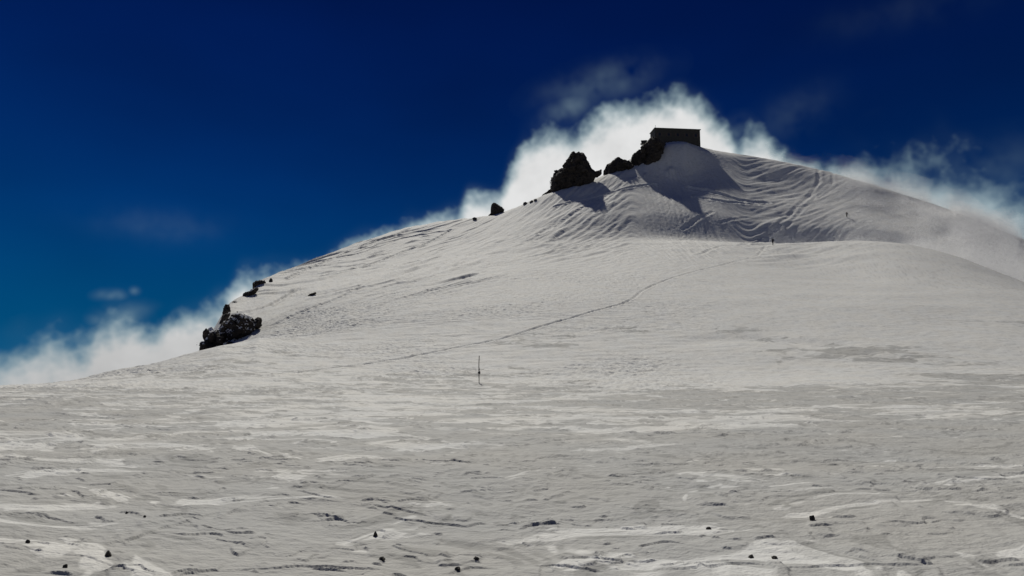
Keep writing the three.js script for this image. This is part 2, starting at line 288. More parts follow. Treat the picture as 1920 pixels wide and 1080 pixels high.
{
  const seg = [6, 8, 400, 190, 75, 60, 105, 105, 95, 60, 20, 65, 90, 90, 30, 16, 10, 8, 6];   // rows of the sheet between one profile point and the next (0, 3 m, then K points, then far)
  const az = [];
  for (let a = -180; a < -39.6; a += 5) az.push(a);
  for (let i = 0; i <= 880; i++) az.push(-39.5 + 79 * i / 880);
  for (let a = 44; a <= 184; a += 5) az.push(Math.min(a, 180));
  const first = column(0).R.length - 1, rows = seg.slice(0, first).reduce((a, b) => a + b, 0) + 1, C = az.length;
  const P = new Float32Array(rows * C * 3), U = new Float32Array(rows * C * 2), V = new Float32Array(rows * C * 3), I = new Uint32Array((rows - 1) * (C - 1) * 6);
  az.forEach((deg, c) => {
    const a = deg * Math.PI / 180, { R, h } = column(a), sa = Math.sin(a), ca = -Math.cos(a);
    let row = 0;
    const put = (r) => {
      const i = row * C + c, x = r * sa, z = r * ca;
      P[i * 3] = x; P[i * 3 + 1] = h(r) + (r < 420 ? relief(x, z, r, a) : 0); P[i * 3 + 2] = z; U[i * 2] = x; U[i * 2 + 1] = z;
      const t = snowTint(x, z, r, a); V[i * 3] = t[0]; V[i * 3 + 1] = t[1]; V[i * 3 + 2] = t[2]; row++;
    };
    for (let k = 0; k < first; k++) for (let j = 0; j < seg[k]; j++) { const t = j / seg[k]; put(k < 7 && k > 0 ? R[k] * Math.pow(R[k + 1] / R[k], t) : lerp(R[k], R[k + 1], t)); }
    put(R[first]);
  });
  let o = 0;
  for (let j = 0; j < rows - 1; j++) for (let c = 0; c < C - 1; c++) { const a = j * C + c, b = a + C; I[o++] = a; I[o++] = a + 1; I[o++] = b; I[o++] = a + 1; I[o++] = b + 1; I[o++] = b; }
  const g = new THREE.BufferGeometry();
  g.setAttribute('position', new THREE.BufferAttribute(P, 3)); g.setAttribute('uv', new THREE.BufferAttribute(U, 2)); g.setAttribute('color', new THREE.BufferAttribute(V, 3)); g.setIndex(new THREE.BufferAttribute(I, 1));
  g.computeVertexNormals();
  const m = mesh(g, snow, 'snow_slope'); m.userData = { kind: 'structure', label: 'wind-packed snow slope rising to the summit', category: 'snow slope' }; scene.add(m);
}
//OBJECTS
// ---------------------------------------------------------------- solids from distance fields
function surfaceNets(f, lo, hi, cell) {
  const n = [0, 1, 2].map((k) => Math.max(3, Math.ceil((hi[k] - lo[k]) / cell) + 1)), [nx, ny, nz] = n, v = new Float32Array(nx * ny * nz), id = new Int32Array(nx * ny * nz).fill(-1), P = [], I = [];
  const ix = (i, j, k) => (k * ny + j) * nx + i;
  for (let k = 0; k < nz; k++) for (let j = 0; j < ny; j++) for (let i = 0; i < nx; i++) v[ix(i, j, k)] = f(lo[0] + i * cell, lo[1] + j * cell, lo[2] + k * cell);
  const E = [[0, 1], [2, 3], [4, 5], [6, 7], [0, 2], [1, 3], [4, 6], [5, 7], [0, 4], [1, 5], [2, 6], [3, 7]];
  for (let k = 0; k < nz - 1; k++) for (let j = 0; j < ny - 1; j++) for (let i = 0; i < nx - 1; i++) {
    const c = []; for (let m = 0; m < 8; m++) c.push(v[ix(i + (m & 1), j + ((m >> 1) & 1), k + (m >> 2))]);
    let x = 0, y = 0, z = 0, q = 0;
    for (const [a, b] of E) if ((c[a] < 0) !== (c[b] < 0)) { const t = c[a] / (c[a] - c[b]); x += (a & 1) + t * ((b & 1) - (a & 1)); y += ((a >> 1) & 1) + t * (((b >> 1) & 1) - ((a >> 1) & 1)); z += (a >> 2) + t * ((b >> 2) - (a >> 2)); q++; }
    if (q) { id[ix(i, j, k)] = P.length / 3; P.push(lo[0] + (i + x / q) * cell, lo[1] + (j + y / q) * cell, lo[2] + (k + z / q) * cell); }
  }
  const quad = (a, b, c, d, flip) => { if (a < 0 || b < 0 || c < 0 || d < 0) return; if (flip) I.push(a, c, b, a, d, c); else I.push(a, b, c, a, c, d); };
  for (let k = 1; k < nz - 1; k++) for (let j = 1; j < ny - 1; j++) for (let i = 1; i < nx - 1; i++) {
    const a = v[ix(i, j, k)] < 0;
    if (a !== v[ix(i + 1, j, k)] < 0) quad(id[ix(i, j - 1, k - 1)], id[ix(i, j, k - 1)], id[ix(i, j, k)], id[ix(i, j - 1, k)], !a);
    if (a !== v[ix(i, j + 1, k)] < 0) quad(id[ix(i - 1, j, k - 1)], id[ix(i - 1, j, k)], id[ix(i, j, k)], id[ix(i, j, k - 1)], !a);
    if (a !== v[ix(i, j, k + 1)] < 0) quad(id[ix(i - 1, j - 1, k)], id[ix(i, j - 1, k)], id[ix(i, j, k)], id[ix(i - 1, j, k)], !a);
  }
  const g = new THREE.BufferGeometry();
  g.setAttribute('position', new THREE.Float32BufferAttribute(P, 3)); g.setIndex(I); g.computeVertexNormals(); return g;
}
const full = (x, z, r, az, col) => col.h(r) + relief(x, z, r, az);
function spot(px, py, from) { const r = reach(px, py, full, from), p = at(px, py, r); p.y = groundAt(p.x, p.z); return p; }   // where a sight line meets the snow

// ---------------------------------------------------------------- rock
const rockBump = noiseTexture(512, (u, v) => 0.5 + 0.3 * N2(u * 7, v * 9) + 0.2 * N2(u * 23, v * 23) + 0.12 * N2(u * 70, v * 70));
const rockMat = new THREE.MeshStandardMaterial({ color: 0xffffff, vertexColors: true, roughness: 0.92, flatShading: true });
function worley(x, y, z) {                                                 // distance to the nearest of scattered points, for broken blocks
  const X = Math.floor(x), Y = Math.floor(y), Z = Math.floor(z); let best = 9, second = 9, id = 0;
  for (let k = -1; k < 2; k++) for (let j = -1; j < 2; j++) for (let i = -1; i < 2; i++) {
    const a = X + i, b = Y + j, c = Z + k; let h = Math.imul(a, 374761393) ^ Math.imul(b, 668265263) ^ Math.imul(c, 2147483647 - 97531); h = Math.imul(h ^ (h >>> 13), 1274126177); const u = ((h ^ (h >>> 16)) >>> 0) / 4294967296, w = (u * 7919) % 1, q = (u * 104729) % 1;
    const d = Math.hypot(a + u - x, b + w - y, c + q - z); if (d < best) { second = best; best = d; id = (u * 3571) % 1; } else if (d < second) second = d;
  }
  return [second - best, id - 0.5];
}
function rockFrame(px, py, r) {                                            // a plane that stands across the sight line, r metres away
  const az = azOf(px, py), right = new THREE.Vector3(Math.cos(az), 0, Math.sin(az)), away = new THREE.Vector3(Math.sin(az), 0, -Math.cos(az)), o = at(px, py, r);
  const local = (x, y) => { const d = ray(x, y), k = r / (d[0] * away.x + d[2] * away.z); return [(d[0] * k - o.x) * right.x + (d[2] * k - o.z) * right.z, EYE + d[1] * k - o.y]; };
  const m = new THREE.Matrix4().makeBasis(right, new THREE.Vector3(0, 1, 0), away.clone().negate()); m.setPosition(o);
  return { local, m, right, away, o };
}
function rockGeometry(fr, outline, { thick, cell, rough = 0.5, block = 0.8, w0 = 0, lean = 0, snowy = 0, tone = 1, seed = 0 }) {
  const poly = outline.map(([x, y]) => fr.local(x, y)), n = poly.length;
  let lo = [1e9, 1e9], hi = [-1e9, -1e9];
  for (const [u, v] of poly) { lo = [Math.min(lo[0], u), Math.min(lo[1], v)]; hi = [Math.max(hi[0], u), Math.max(hi[1], v)]; }
  const inside = (u, v) => {
    let d = 1e9, s = -1;
    for (let i = 0, j = n - 1; i < n; j = i++) {
      const [xi, yi] = poly[i], [xj, yj] = poly[j], ex = xj - xi, ey = yj - yi, t = clamp(((u - xi) * ex + (v - yi) * ey) / (ex * ex + ey * ey));
      d = Math.min(d, Math.hypot(u - xi - ex * t, v - yi - ey * t));
      if ((yi > v) !== (yj > v) && u < (xj - xi) * (v - yi) / (yj - yi) + xi) s = -s;
    }
    return s * d;
  };
  const cache = new Map();
  const f = (u, v, w) => {
    const key = Math.round(u / cell * 2) * 4096 + Math.round(v / cell * 2); let d = cache.get(key); if (d === undefined) cache.set(key, d = inside(u, v));
    const [crack, step] = worley(u / block + seed, v / block * 0.8, w / block), nz = rough * (0.5 * N3(u / block * 0.5 + seed, v / block * 0.5, w / block * 0.5) + 0.3 * N3(u / block * 1.7, v / block * 1.7 + seed, w / block * 1.7));
    const T = thick * Math.sqrt(clamp(d / (thick * 0.6))), q = Math.abs(w - w0 - lean * v) + nz * 1.6 - rough * 0.6 * Math.min(crack, 0.4) + rough * 1.3 * step;
    return Math.max(q - T, -d + 0.35 * nz - rough * 0.15 * Math.min(crack, 0.4) + rough * 0.85 * step);
  };
  const e = rough + cell * 2, g0 = surfaceNets(f, [lo[0] - e, lo[1] - e, w0 - thick - e - Math.abs(lean) * 8], [hi[0] + e, hi[1] + e, w0 + thick + e + Math.abs(lean) * 8], cell);
  const g = g0.toNonIndexed(); g.computeVertexNormals();
  const p = g.attributes.position, nn = g.attributes.normal, C = new Float32Array(p.count * 3);
  for (let i = 0; i < p.count; i += 3) {
    const x = p.getX(i), y = p.getY(i), z = p.getZ(i), k = clamp(0.75 + 0.5 * N3(x * 0.5, y * 0.9, z * 0.5 + seed) + 0.35 * N3(x * 2, y * 2, z * 2), 0.3, 1.7) * tone;
    let c = [0.03 * k, 0.023 * k, 0.018 * k];
    if (snowy > 0 && nn.getY(i) > 0.35 && N3(x * 0.6 + 7, y * 0.6, z * 0.6) + 0.3 * N3(x * 2.4, y * 2.4, z * 2.4) > 0.4 - snowy * 1.3) c = [0.74, 0.74, 0.73];
    for (let j = 0; j < 3; j++) { C[(i + j) * 3] = c[0]; C[(i + j) * 3 + 1] = c[1]; C[(i + j) * 3 + 2] = c[2]; }
  }
  g.setAttribute('color', new THREE.BufferAttribute(C, 3));
  g.setAttribute('uv', new THREE.BufferAttribute(new Float32Array(p.count * 2).map((_, i) => (i % 2 ? p.getY(i >> 1) : p.getX(i >> 1) + p.getZ(i >> 1))), 2));
  return g;
}
const unstretch = (R) => { let r = R; for (let i = 0; i < 40; i++) r += 0.7 * (R - stretch(r)); return r; };
function outcrop(name, label, category, [px, py], r, blocks, group) {
  const fr = rockFrame(px, py, stretch(r)), o = blocks.length > 1 ? new THREE.Group() : mesh(rockGeometry(fr, blocks[0][0], blocks[0][1]), rockMat);
  o.applyMatrix4(fr.m); tag(o, name, label, category, group);
  if (blocks.length > 1) for (const [poly, opt] of blocks) mesh(rockGeometry(fr, poly, opt), rockMat, 'rock_block', o);
  return o;
}
outcrop('rock_tower', 'tall jagged dark rock tower on the skyline below the hut', 'rock', [1080, 350], 200.5, [
  [[[1032, 366], [1033, 340], [1036, 328], [1046, 321], [1058, 312], [1063, 300], [1068, 291], [1074, 285], [1080, 290], [1085, 286], [1090, 290], [1095, 286], [1098, 298], [1104, 305], [1106, 314], [1113, 320], [1116, 332], [1104, 352], [1075, 368]], { thick: 4.2, cell: 0.32, rough: 1.1, block: 1.5, seed: 1 }],
  [[[1033, 362], [1035, 336], [1046, 330], [1060, 338], [1070, 352], [1055, 366], [1040, 370]], { thick: 2.6, cell: 0.32, rough: 0.8, block: 1.3, w0: 2.2, seed: 5 }],
  [[[1112, 331], [1114, 322], [1120, 320], [1127, 318], [1129, 325], [1125, 330], [1118, 333]], { thick: 1.3, cell: 0.25, rough: 0.4, block: 0.9, seed: 3 }],
]);
outcrop('rock_outcrop', 'dark broken rock rib that climbs to the hut wall', 'rock', [1190, 320], 211.5, [
  [[[1133, 340], [1134, 324], [1141, 312], [1150, 304], [1158, 300], [1170, 303], [1181, 307], [1190, 316], [1186, 332], [1165, 344], [1145, 345]], { thick: 3.2, cell: 0.32, rough: 0.9, block: 1.25, seed: 8, w0: 2.5 }],
  [[[1178, 325], [1183, 303], [1187, 291], [1196, 284], [1203, 277], [1210, 270], [1216, 262], [1224, 258], [1236, 260], [1246, 268], [1244, 284], [1238, 296], [1222, 308], [1205, 322], [1188, 332]], { thick: 3.6, cell: 0.34, rough: 1.1, block: 1.4, seed: 12 }],
  [[[1205, 315], [1212, 296], [1226, 288], [1238, 288], [1242, 298], [1230, 308], [1214, 320]], { thick: 1.8, cell: 0.3, rough: 0.6, block: 1.2, seed: 15, w0: 2.6 }],
]);
outcrop('boulder', 'dark wedge-shaped boulder alone on the snow ridge', 'rock', [931, 401], 202, [[[[915, 405], [920, 399], [921, 384], [925, 380], [930, 381], [938, 386], [946, 393], [943, 400], [934, 406]], { thick: 1.7, cell: 0.2, rough: 0.35, block: 1.2, seed: 21 }]]);
outcrop('rock_slab', 'thin tilted rock slab at the foot of the rock tower', 'rock', [1022, 368], 199.5, [[[[1010, 375], [1018, 364], [1028, 357], [1036, 353], [1037, 362], [1026, 370]], { thick: 0.8, cell: 0.18, rough: 0.25, block: 0.8, seed: 24 }]]);
outcrop('rock_cluster', 'snow-dusted dark rock block leaning over the snow on the lower left flank', 'rock', [455, 635], 106.5, [
  [[[422, 622], [424, 603], [432, 595], [440, 590], [449, 586], [460, 589], [470, 595], [476, 604], [474, 620], [470, 632], [455, 640], [438, 640], [428, 634]], { thick: 2.3, cell: 0.14, rough: 0.85, block: 0.75, snowy: 0.36, seed: 31, w0: 0.4, lean: -0.15 }],
  [[[470, 618], [472, 606], [480, 597], [486, 594], [492, 599], [490, 609], [482, 616]], { thick: 1.1, cell: 0.12, rough: 0.3, block: 0.6, snowy: 0.2, seed: 35, w0: -0.4 }],
  [[[428, 650], [430, 636], [444, 638], [456, 640], [472, 630], [474, 640], [460, 650]], { thick: 1.3, cell: 0.14, rough: 0.4, block: 0.7, snowy: 0.3, seed: 37, w0: 1.4 }],
]);
outcrop('rock_cluster', 'lowest dark rocks of the left flank where the snow meets the cloud', 'rock', [400, 650], 105, [
  [[[382, 645], [382, 626], [387, 618], [396, 616], [404, 619], [408, 628], [406, 645], [395, 652]], { thick: 1.3, cell: 0.13, rough: 0.6, block: 0.7, snowy: 0.15, seed: 41, w0: -0.4 }],
  [[[404, 655], [403, 632], [410, 626], [418, 630], [424, 640], [426, 655]], { thick: 1.3, cell: 0.13, rough: 0.6, block: 0.7, snowy: 0.1, seed: 43, w0: 0.3 }],
  [[[373, 664], [373, 645], [378, 641], [388, 640], [396, 645], [406, 647], [412, 660], [390, 668]], { thick: 1.2, cell: 0.12, rough: 0.6, block: 0.6, snowy: 0.12, seed: 45, w0: 0.8 }],
  [[[416, 660], [418, 646], [426, 640], [438, 644], [442, 655], [430, 662]], { thick: 1.0, cell: 0.12, rough: 0.6, block: 0.5, snowy: 0.25, seed: 47, w0: 1.3 }],
  [[[404, 636], [408, 618], [416, 604], [424, 600], [430, 612], [428, 632], [418, 640]], { thick: 1.0, cell: 0.12, rough: 0.55, block: 0.6, snowy: 0.5, seed: 49, w0: -2.5 }],
]);
const flankRocks = [
  ['larger upper boulder of the pair on the left ridge', 125.5, [[453, 562], [457, 551], [466, 546], [474, 541], [482, 538], [487, 541], [480, 549], [470, 557], [460, 565]], 1.2, 51],
  ['angular rock at the top of the left ridge rocks', 131.5, [[474, 544], [473, 531], [480, 527], [488, 525], [497, 525], [498, 530], [493, 537], [484, 544]], 1.2, 53],
  ['flat dark rock on the ridge midway between the lower and upper left rocks', 121, [[433, 572], [435, 565], [442, 564], [447, 565], [444, 571], [438, 575]], 0.6, 55],
  ['knobbly rock on the ridge edge directly above the large snow-dusted block', 115.5, [[418, 590], [418, 578], [424, 571], [431, 570], [433, 578], [430, 590]], 0.9, 57],
  ['low dark rock wedged under the knobbly ridge rock on the left', 112.5, [[412, 606], [415, 595], [422, 588], [431, 586], [430, 594], [420, 604]], 0.9, 59],
];
for (const [label, r, poly, thick, seed] of flankRocks) outcrop('ridge_rock', label, 'rock', [poly[0][0], poly[0][1]], r, [[poly, { thick, cell: 0.12, rough: 0.3, block: 0.6, seed, snowy: 0.05 }]], 'rocks along the left ridge');
{ // a sliver of rock that shows through the snow of the left flank
  const p = spot(582, 554);
  outcrop('rock_shard', 'dark rock sliver poking out of the smooth left snow flank', 'rock', [582, 556], unstretch(Math.hypot(p.x, p.z)) + 0.1, [[[[572, 559], [580, 552], [591, 547], [593, 550], [586, 556], [576, 561]], { thick: 0.4, cell: 0.09, rough: 0.15, block: 0.5, seed: 61 }]]);
}

// stones: loose ones on the ridge and in the foreground
function stoneGeometry(seed, sx, sy, sz) {
  const g = new THREE.IcosahedronGeometry(1, 3), p = g.attributes.position, C = new Float32Array(p.count * 3);
  for (let i = 0; i < p.count; i++) {
    const x = p.getX(i), y = p.getY(i), z = p.getZ(i); let k = 1 + 0.28 * N3(x * 1.1 + seed * 3.7, y * 1.1, z * 1.1) + 0.1 * N3(x * 3, y * 3 + seed, z * 3);
    for (let c = 0; c < 4; c++) { const a = seed * 2.1 + c * 1.7, nx = Math.cos(a), ny = 0.25 + 0.5 * Math.sin(a * 1.9), nz = Math.sin(a), d = (x * nx + y * ny + z * nz) / Math.hypot(nx, ny, nz); if (d * k > 0.72) k = 0.72 / d; }
    p.setXYZ(i, x * k * sx, y * k * sy, z * k * sz);
    const t = clamp(0.7 + 0.5 * N3(x * 2.5, y * 2.5, z * 2.5 + seed), 0.35, 1.4); C[i * 3] = 0.05 * t; C[i * 3 + 1] = 0.044 * t; C[i * 3 + 2] = 0.037 * t;
  }
  g.setAttribute('color', new THREE.BufferAttribute(C, 3)); g.computeVertexNormals(); return g;
}
function stone(px, py, wide, tall, label, category, group, seed, from) {
  const p = spot(px, py, from), r = Math.hypot(p.x, p.z), w = wide / F * r * 0.5, h = tall / F * r * 0.62;
  const o = mesh(stoneGeometry(seed, w, h, w * 0.85), rockMat); o.position.copy(p); o.position.y += h * 0.35; o.rotation.y = seed * 1.3; tag(o, category === 'rock' ? 'ridge_stone' : 'foreground_stone', label, category, group);
}
[[202, 1045, 11, 11, 'largest dark stone in the bottom left corner, pointed like a tooth'], [52, 1019, 8, 6, 'small round dark stone near the left edge of the foreground snow'], [122, 1065, 9, 6, 'flat dark stone at the bottom edge, left of the tooth-shaped stone'],
  [237, 964, 5, 4, 'tiny stone on the bright snow patch above the tooth-shaped stone, left of two'], [271, 971, 5, 4, 'tiny stone on the bright snow patch above the tooth-shaped stone, right of two'],
  [716, 1055, 13, 7, 'broad dark stone at the bottom of the picture left of centre'], [893, 1053, 12, 6, 'long low dark stone at the bottom near the picture centre'], [858, 1075, 13, 6, 'dark stone cut by the bottom edge near the picture centre'],
  [704, 1006, 9, 10, 'upright lumpy stone above the broad stone left of centre'], [1523, 977, 12, 10, 'peaked dark stone in the right foreground, the most prominent there'],
  [1329, 995, 11, 5, 'low dark stone left of the peaked stone in the right foreground'], [1452, 1050, 12, 5, 'right one of two low stones near the bottom right of centre'], [1408, 1047, 11, 6, 'left one of two low stones near the bottom right of centre'],
].forEach(([x, y, w, h, label], i) => stone(x, y, w, h, label, 'stone', 'stones melted out of the foreground snow', i + 1));
[[890, 411, 7, 4, 'lowest small stone on the snow ridge left of the lone boulder'], [951, 391, 4, 3, 'small stone on the ridge next to the lone boulder'], [959, 390, 6, 3, 'flat small stone on the ridge, second from the lone boulder'], [985, 382, 6, 4, 'small stone on the ridge midway between boulder and tower'],
  [997, 378, 7, 3, 'flat small stone on the ridge before the tilted slab'], [1004, 375, 5, 3, 'tiny stone on the ridge nearest the tilted slab'], [508, 527, 5, 5, 'lone small stone on the ridge right of the angular left rock'],
].forEach(([x, y, w, h, label], i) => stone(x, y + 1.5, w * 1.5, h * 1.5, label, 'rock', 'small stones along the snow ridge', i + 31, 90));

// ---------------------------------------------------------------- the hut on the summit
const paint = (r, g, b, rough = 0.7, more = {}) => new THREE.MeshStandardMaterial({ color: new THREE.Color().setRGB(r, g, b), roughness: rough, ...more });
const box = (w, h, d, x = 0, y = 0, z = 0) => new THREE.BoxGeometry(w, h, d).translate(x, y, z);
{
  const grain = noiseTexture(512, (u, v) => 0.62 + 0.16 * N2(u * 60, v * 4) + 0.14 * N2(u * 5, v * 5) + 0.08 * N2(u * 140, v * 30));
  const clad = paint(0.05, 0.046, 0.037, 0.75, { map: grain, bumpMap: grain, bumpScale: 0.01 }), roofM = paint(0.06, 0.062, 0.05, 0.6), frameM = paint(0.045, 0.04, 0.034), shutterM = paint(0.05, 0.03, 0.024, 0.7), iron = paint(0.06, 0.06, 0.062, 0.5, { metalness: 0.6 });
  const glass = new THREE.MeshPhysicalMaterial({ color: new THREE.Color().setRGB(0.02, 0.025, 0.03), roughness: 0.08 });
  const R = stretch(221), fr = rockFrame(1271, 262, R), W = 17.9, D = 6.2, Ht = 11.5, topY = fr.local(1229, 244)[1] + fr.o.y;
  const hut = tag(new THREE.Group(), 'mountain_hut', 'dark flat-roofed box-shaped mountain hut on the summit', 'hut');
  const yaw = -azOf(1271, 262) + 0.33;
  hut.position.set(fr.o.x, topY - Ht, fr.o.z); hut.rotation.y = yaw;
  mesh(box(W, Ht - 0.3, D, 0, (Ht - 0.3) / 2, -D / 2), clad, 'wall', hut);
  for (let i = 0; i < 13; i++) mesh(box(W / 13 - 0.05, Ht - 0.55, 0.05, -W / 2 + (i + 0.5) * W / 13, (Ht - 0.55) / 2, 0.026), clad, 'cladding_panel', hut);
  for (let i = 0; i < 5; i++) mesh(box(0.05, Ht - 0.55, D / 5 - 0.05, -W / 2 - 0.026, (Ht - 0.55) / 2, -(i + 0.5) * D / 5), clad, 'cladding_panel', hut);
  const roof = mesh(box(W + 0.5, 0.22, D + 0.5, 0, Ht - 0.17, -D / 2), roofM, 'roof', hut);
  mesh(box(W + 0.56, 0.34, 0.05, 0, Ht - 0.25, 0.278), roofM, 'fascia', roof); mesh(box(0.05, 0.34, D + 0.5, -W / 2 - 0.276, Ht - 0.25, -D / 2), roofM, 'fascia', roof);
  for (const y of [Ht - 2.6]) for (let i = 0; i < 5; i++) {
    const x = -W / 2 + (i + 0.5) * W / 5, w = new THREE.Group(); w.name = 'window'; hut.add(w); w.position.set(x, y, 0.055);
    mesh(box(0.9, 1.1, 0.03, 0, 0, 0.012), glass, 'pane', w);
    for (const [bw, bh, bx, by] of [[1.06, 0.08, 0, 0.59], [1.06, 0.08, 0, -0.59], [0.08, 1.1, -0.49, 0], [0.08, 1.1, 0.49, 0], [0.05, 1.1, 0, 0]]) mesh(box(bw, bh, 0.07, bx, by, 0.036), frameM, 'frame', w);
    for (const s of [-1, 1]) mesh(box(0.5, 1.2, 0.05, s * 0.8, 0, 0.026), shutterM, 'shutter', w);
  }
  const mast = mesh(new THREE.CylinderGeometry(0.045, 0.06, 1.5, 8).translate(-W / 2 + 0.5, Ht + 0.68, -1), iron, 'antenna', hut);
  mesh(new THREE.CylinderGeometry(0.03, 0.03, 0.5, 6).rotateZ(Math.PI / 2).translate(-W / 2 + 0.5, Ht + 1.05, -1), iron, 'crossbar', mast);
  const lip = mesh(box(0.7, 0.5, 0.6, 3.2, Ht + 0.18, -3.5), roofM, 'chimney', hut); lip.name = 'vent';
  // the box on posts beside it
  const f2 = rockFrame(1207, 285, stretch(214.5)), [u0, v0] = f2.local(1202.5, 270), [u1, v1] = f2.local(1212.5, 264.5), cab = tag(new THREE.Group(), 'stilt_cabin', 'tiny dark cabin on thin posts at the cliff edge beside the hut', 'cabin');
  cab.applyMatrix4(f2.m);
  mesh(box(u1 - u0, v1 - v0, 1.5, (u0 + u1) / 2, (v0 + v1) / 2, 0), clad, 'wall', cab);
  mesh(box(u1 - u0 + 0.24, 0.1, 1.75, (u0 + u1) / 2, v1 + 0.052, 0), roofM, 'roof', cab);
  mesh(box(u1 - u0 + 0.5, 0.09, 1.7, (u0 + u1) / 2 - 0.1, v0 - 0.047, 0), frameM, 'floor_deck', cab);
  for (const x of [u0 + 0.05, u1 - 0.35]) for (const z of [-0.65, 0.65]) mesh(box(0.1, 5.2, 0.1, x, v0 - 0.095 - 2.6, z), iron, 'post', cab);
}

// ---------------------------------------------------------------- the marker pole on the slope
{
  const p = spot(898, 718.5), g = tag(new THREE.Group(), 'marker_pole', 'thin dark marker pole standing alone in the snow below the path', 'pole'), k = Math.hypot(p.x, p.z) / F;
  g.position.copy(p);
  const wood = paint(0.06, 0.05, 0.045, 0.8), cloth = paint(0.03, 0.03, 0.032, 0.95);
  const pts = []; for (let i = 0; i <= 8; i++) pts.push(new THREE.Vector3(0.012 * Math.sin(i * 0.9), -0.5 + (50 * k + 0.5) * i / 8, 0.01 * Math.cos(i)));
  mesh(new THREE.TubeGeometry(new THREE.CatmullRomCurve3(pts), 24, 0.032, 8), wood, 'pole', g);
  mesh(new THREE.SphereGeometry(0.034, 10, 6).translate(pts[8].x, pts[8].y, pts[8].z), wood, 'pole_tip', g);
  const knot = new THREE.IcosahedronGeometry(0.1, 3), q = knot.attributes.position;
  for (let i = 0; i < q.count; i++) { const s = 1 + 0.35 * N3(q.getX(i) * 14, q.getY(i) * 14, q.getZ(i) * 14); q.setXYZ(i, q.getX(i) * s, q.getY(i) * s * 1.2, q.getZ(i) * s); }
  knot.computeVertexNormals(); mesh(knot.translate(0.01, 19 * k, 0), cloth, 'cloth_knot', g);
  const tail = new THREE.TubeGeometry(new THREE.CatmullRomCurve3([[0, 25 * k, 0], [0.12, 25.6 * k, 0.05], [0.27, 25.2 * k, 0.02], [0.42, 25.5 * k, 0.06]].map((v) => new THREE.Vector3(...v))), 12, 0.016, 6);
  mesh(tail, cloth, 'cord', g);
  mesh(new THREE.CylinderGeometry(0.05, 0.05, 0.16, 10).translate(0.004, 25 * k, 0), cloth, 'wrapping', g);
}
// ---------------------------------------------------------------- the climbers
const smin = (a, b, k) => { const h = clamp(0.5 + 0.5 * (b - a) / k); return lerp(b, a, h) - k * h * (1 - h); };
function bone(a, b, ra, rb) {
  const ab = [b[0] - a[0], b[1] - a[1], b[2] - a[2]], L = ab[0] ** 2 + ab[1] ** 2 + ab[2] ** 2;
  return (x, y, z) => { const t = clamp(((x - a[0]) * ab[0] + (y - a[1]) * ab[1] + (z - a[2]) * ab[2]) / L); return Math.hypot(x - a[0] - ab[0] * t, y - a[1] - ab[1] * t, z - a[2] - ab[2] * t) - lerp(ra, rb, t); };
}
const join = (bones, k) => (x, y, z) => { let d = 9; for (const b of bones) d = smin(d, b(x, y, z), k); return d; };
function bounds(pts, e) { const lo = [9, 9, 9], hi = [-9, -9, -9]; for (const p of pts) for (let c = 0; c < 3; c++) { lo[c] = Math.min(lo[c], p[c] - e); hi[c] = Math.max(hi[c], p[c] + e); } return [lo, hi]; }
function mergeAll(list) {
  const P = [], Nn = [], I = []; let at0 = 0;
  for (const g of list) { P.push(...g.attributes.position.array); Nn.push(...g.attributes.normal.array); for (const i of g.index.array) I.push(i + at0); at0 += g.attributes.position.count; }
  const g = new THREE.BufferGeometry(); g.setAttribute('position', new THREE.Float32BufferAttribute(P, 3)); g.setAttribute('normal', new THREE.Float32BufferAttribute(Nn, 3)); g.setIndex(I); return g;
}
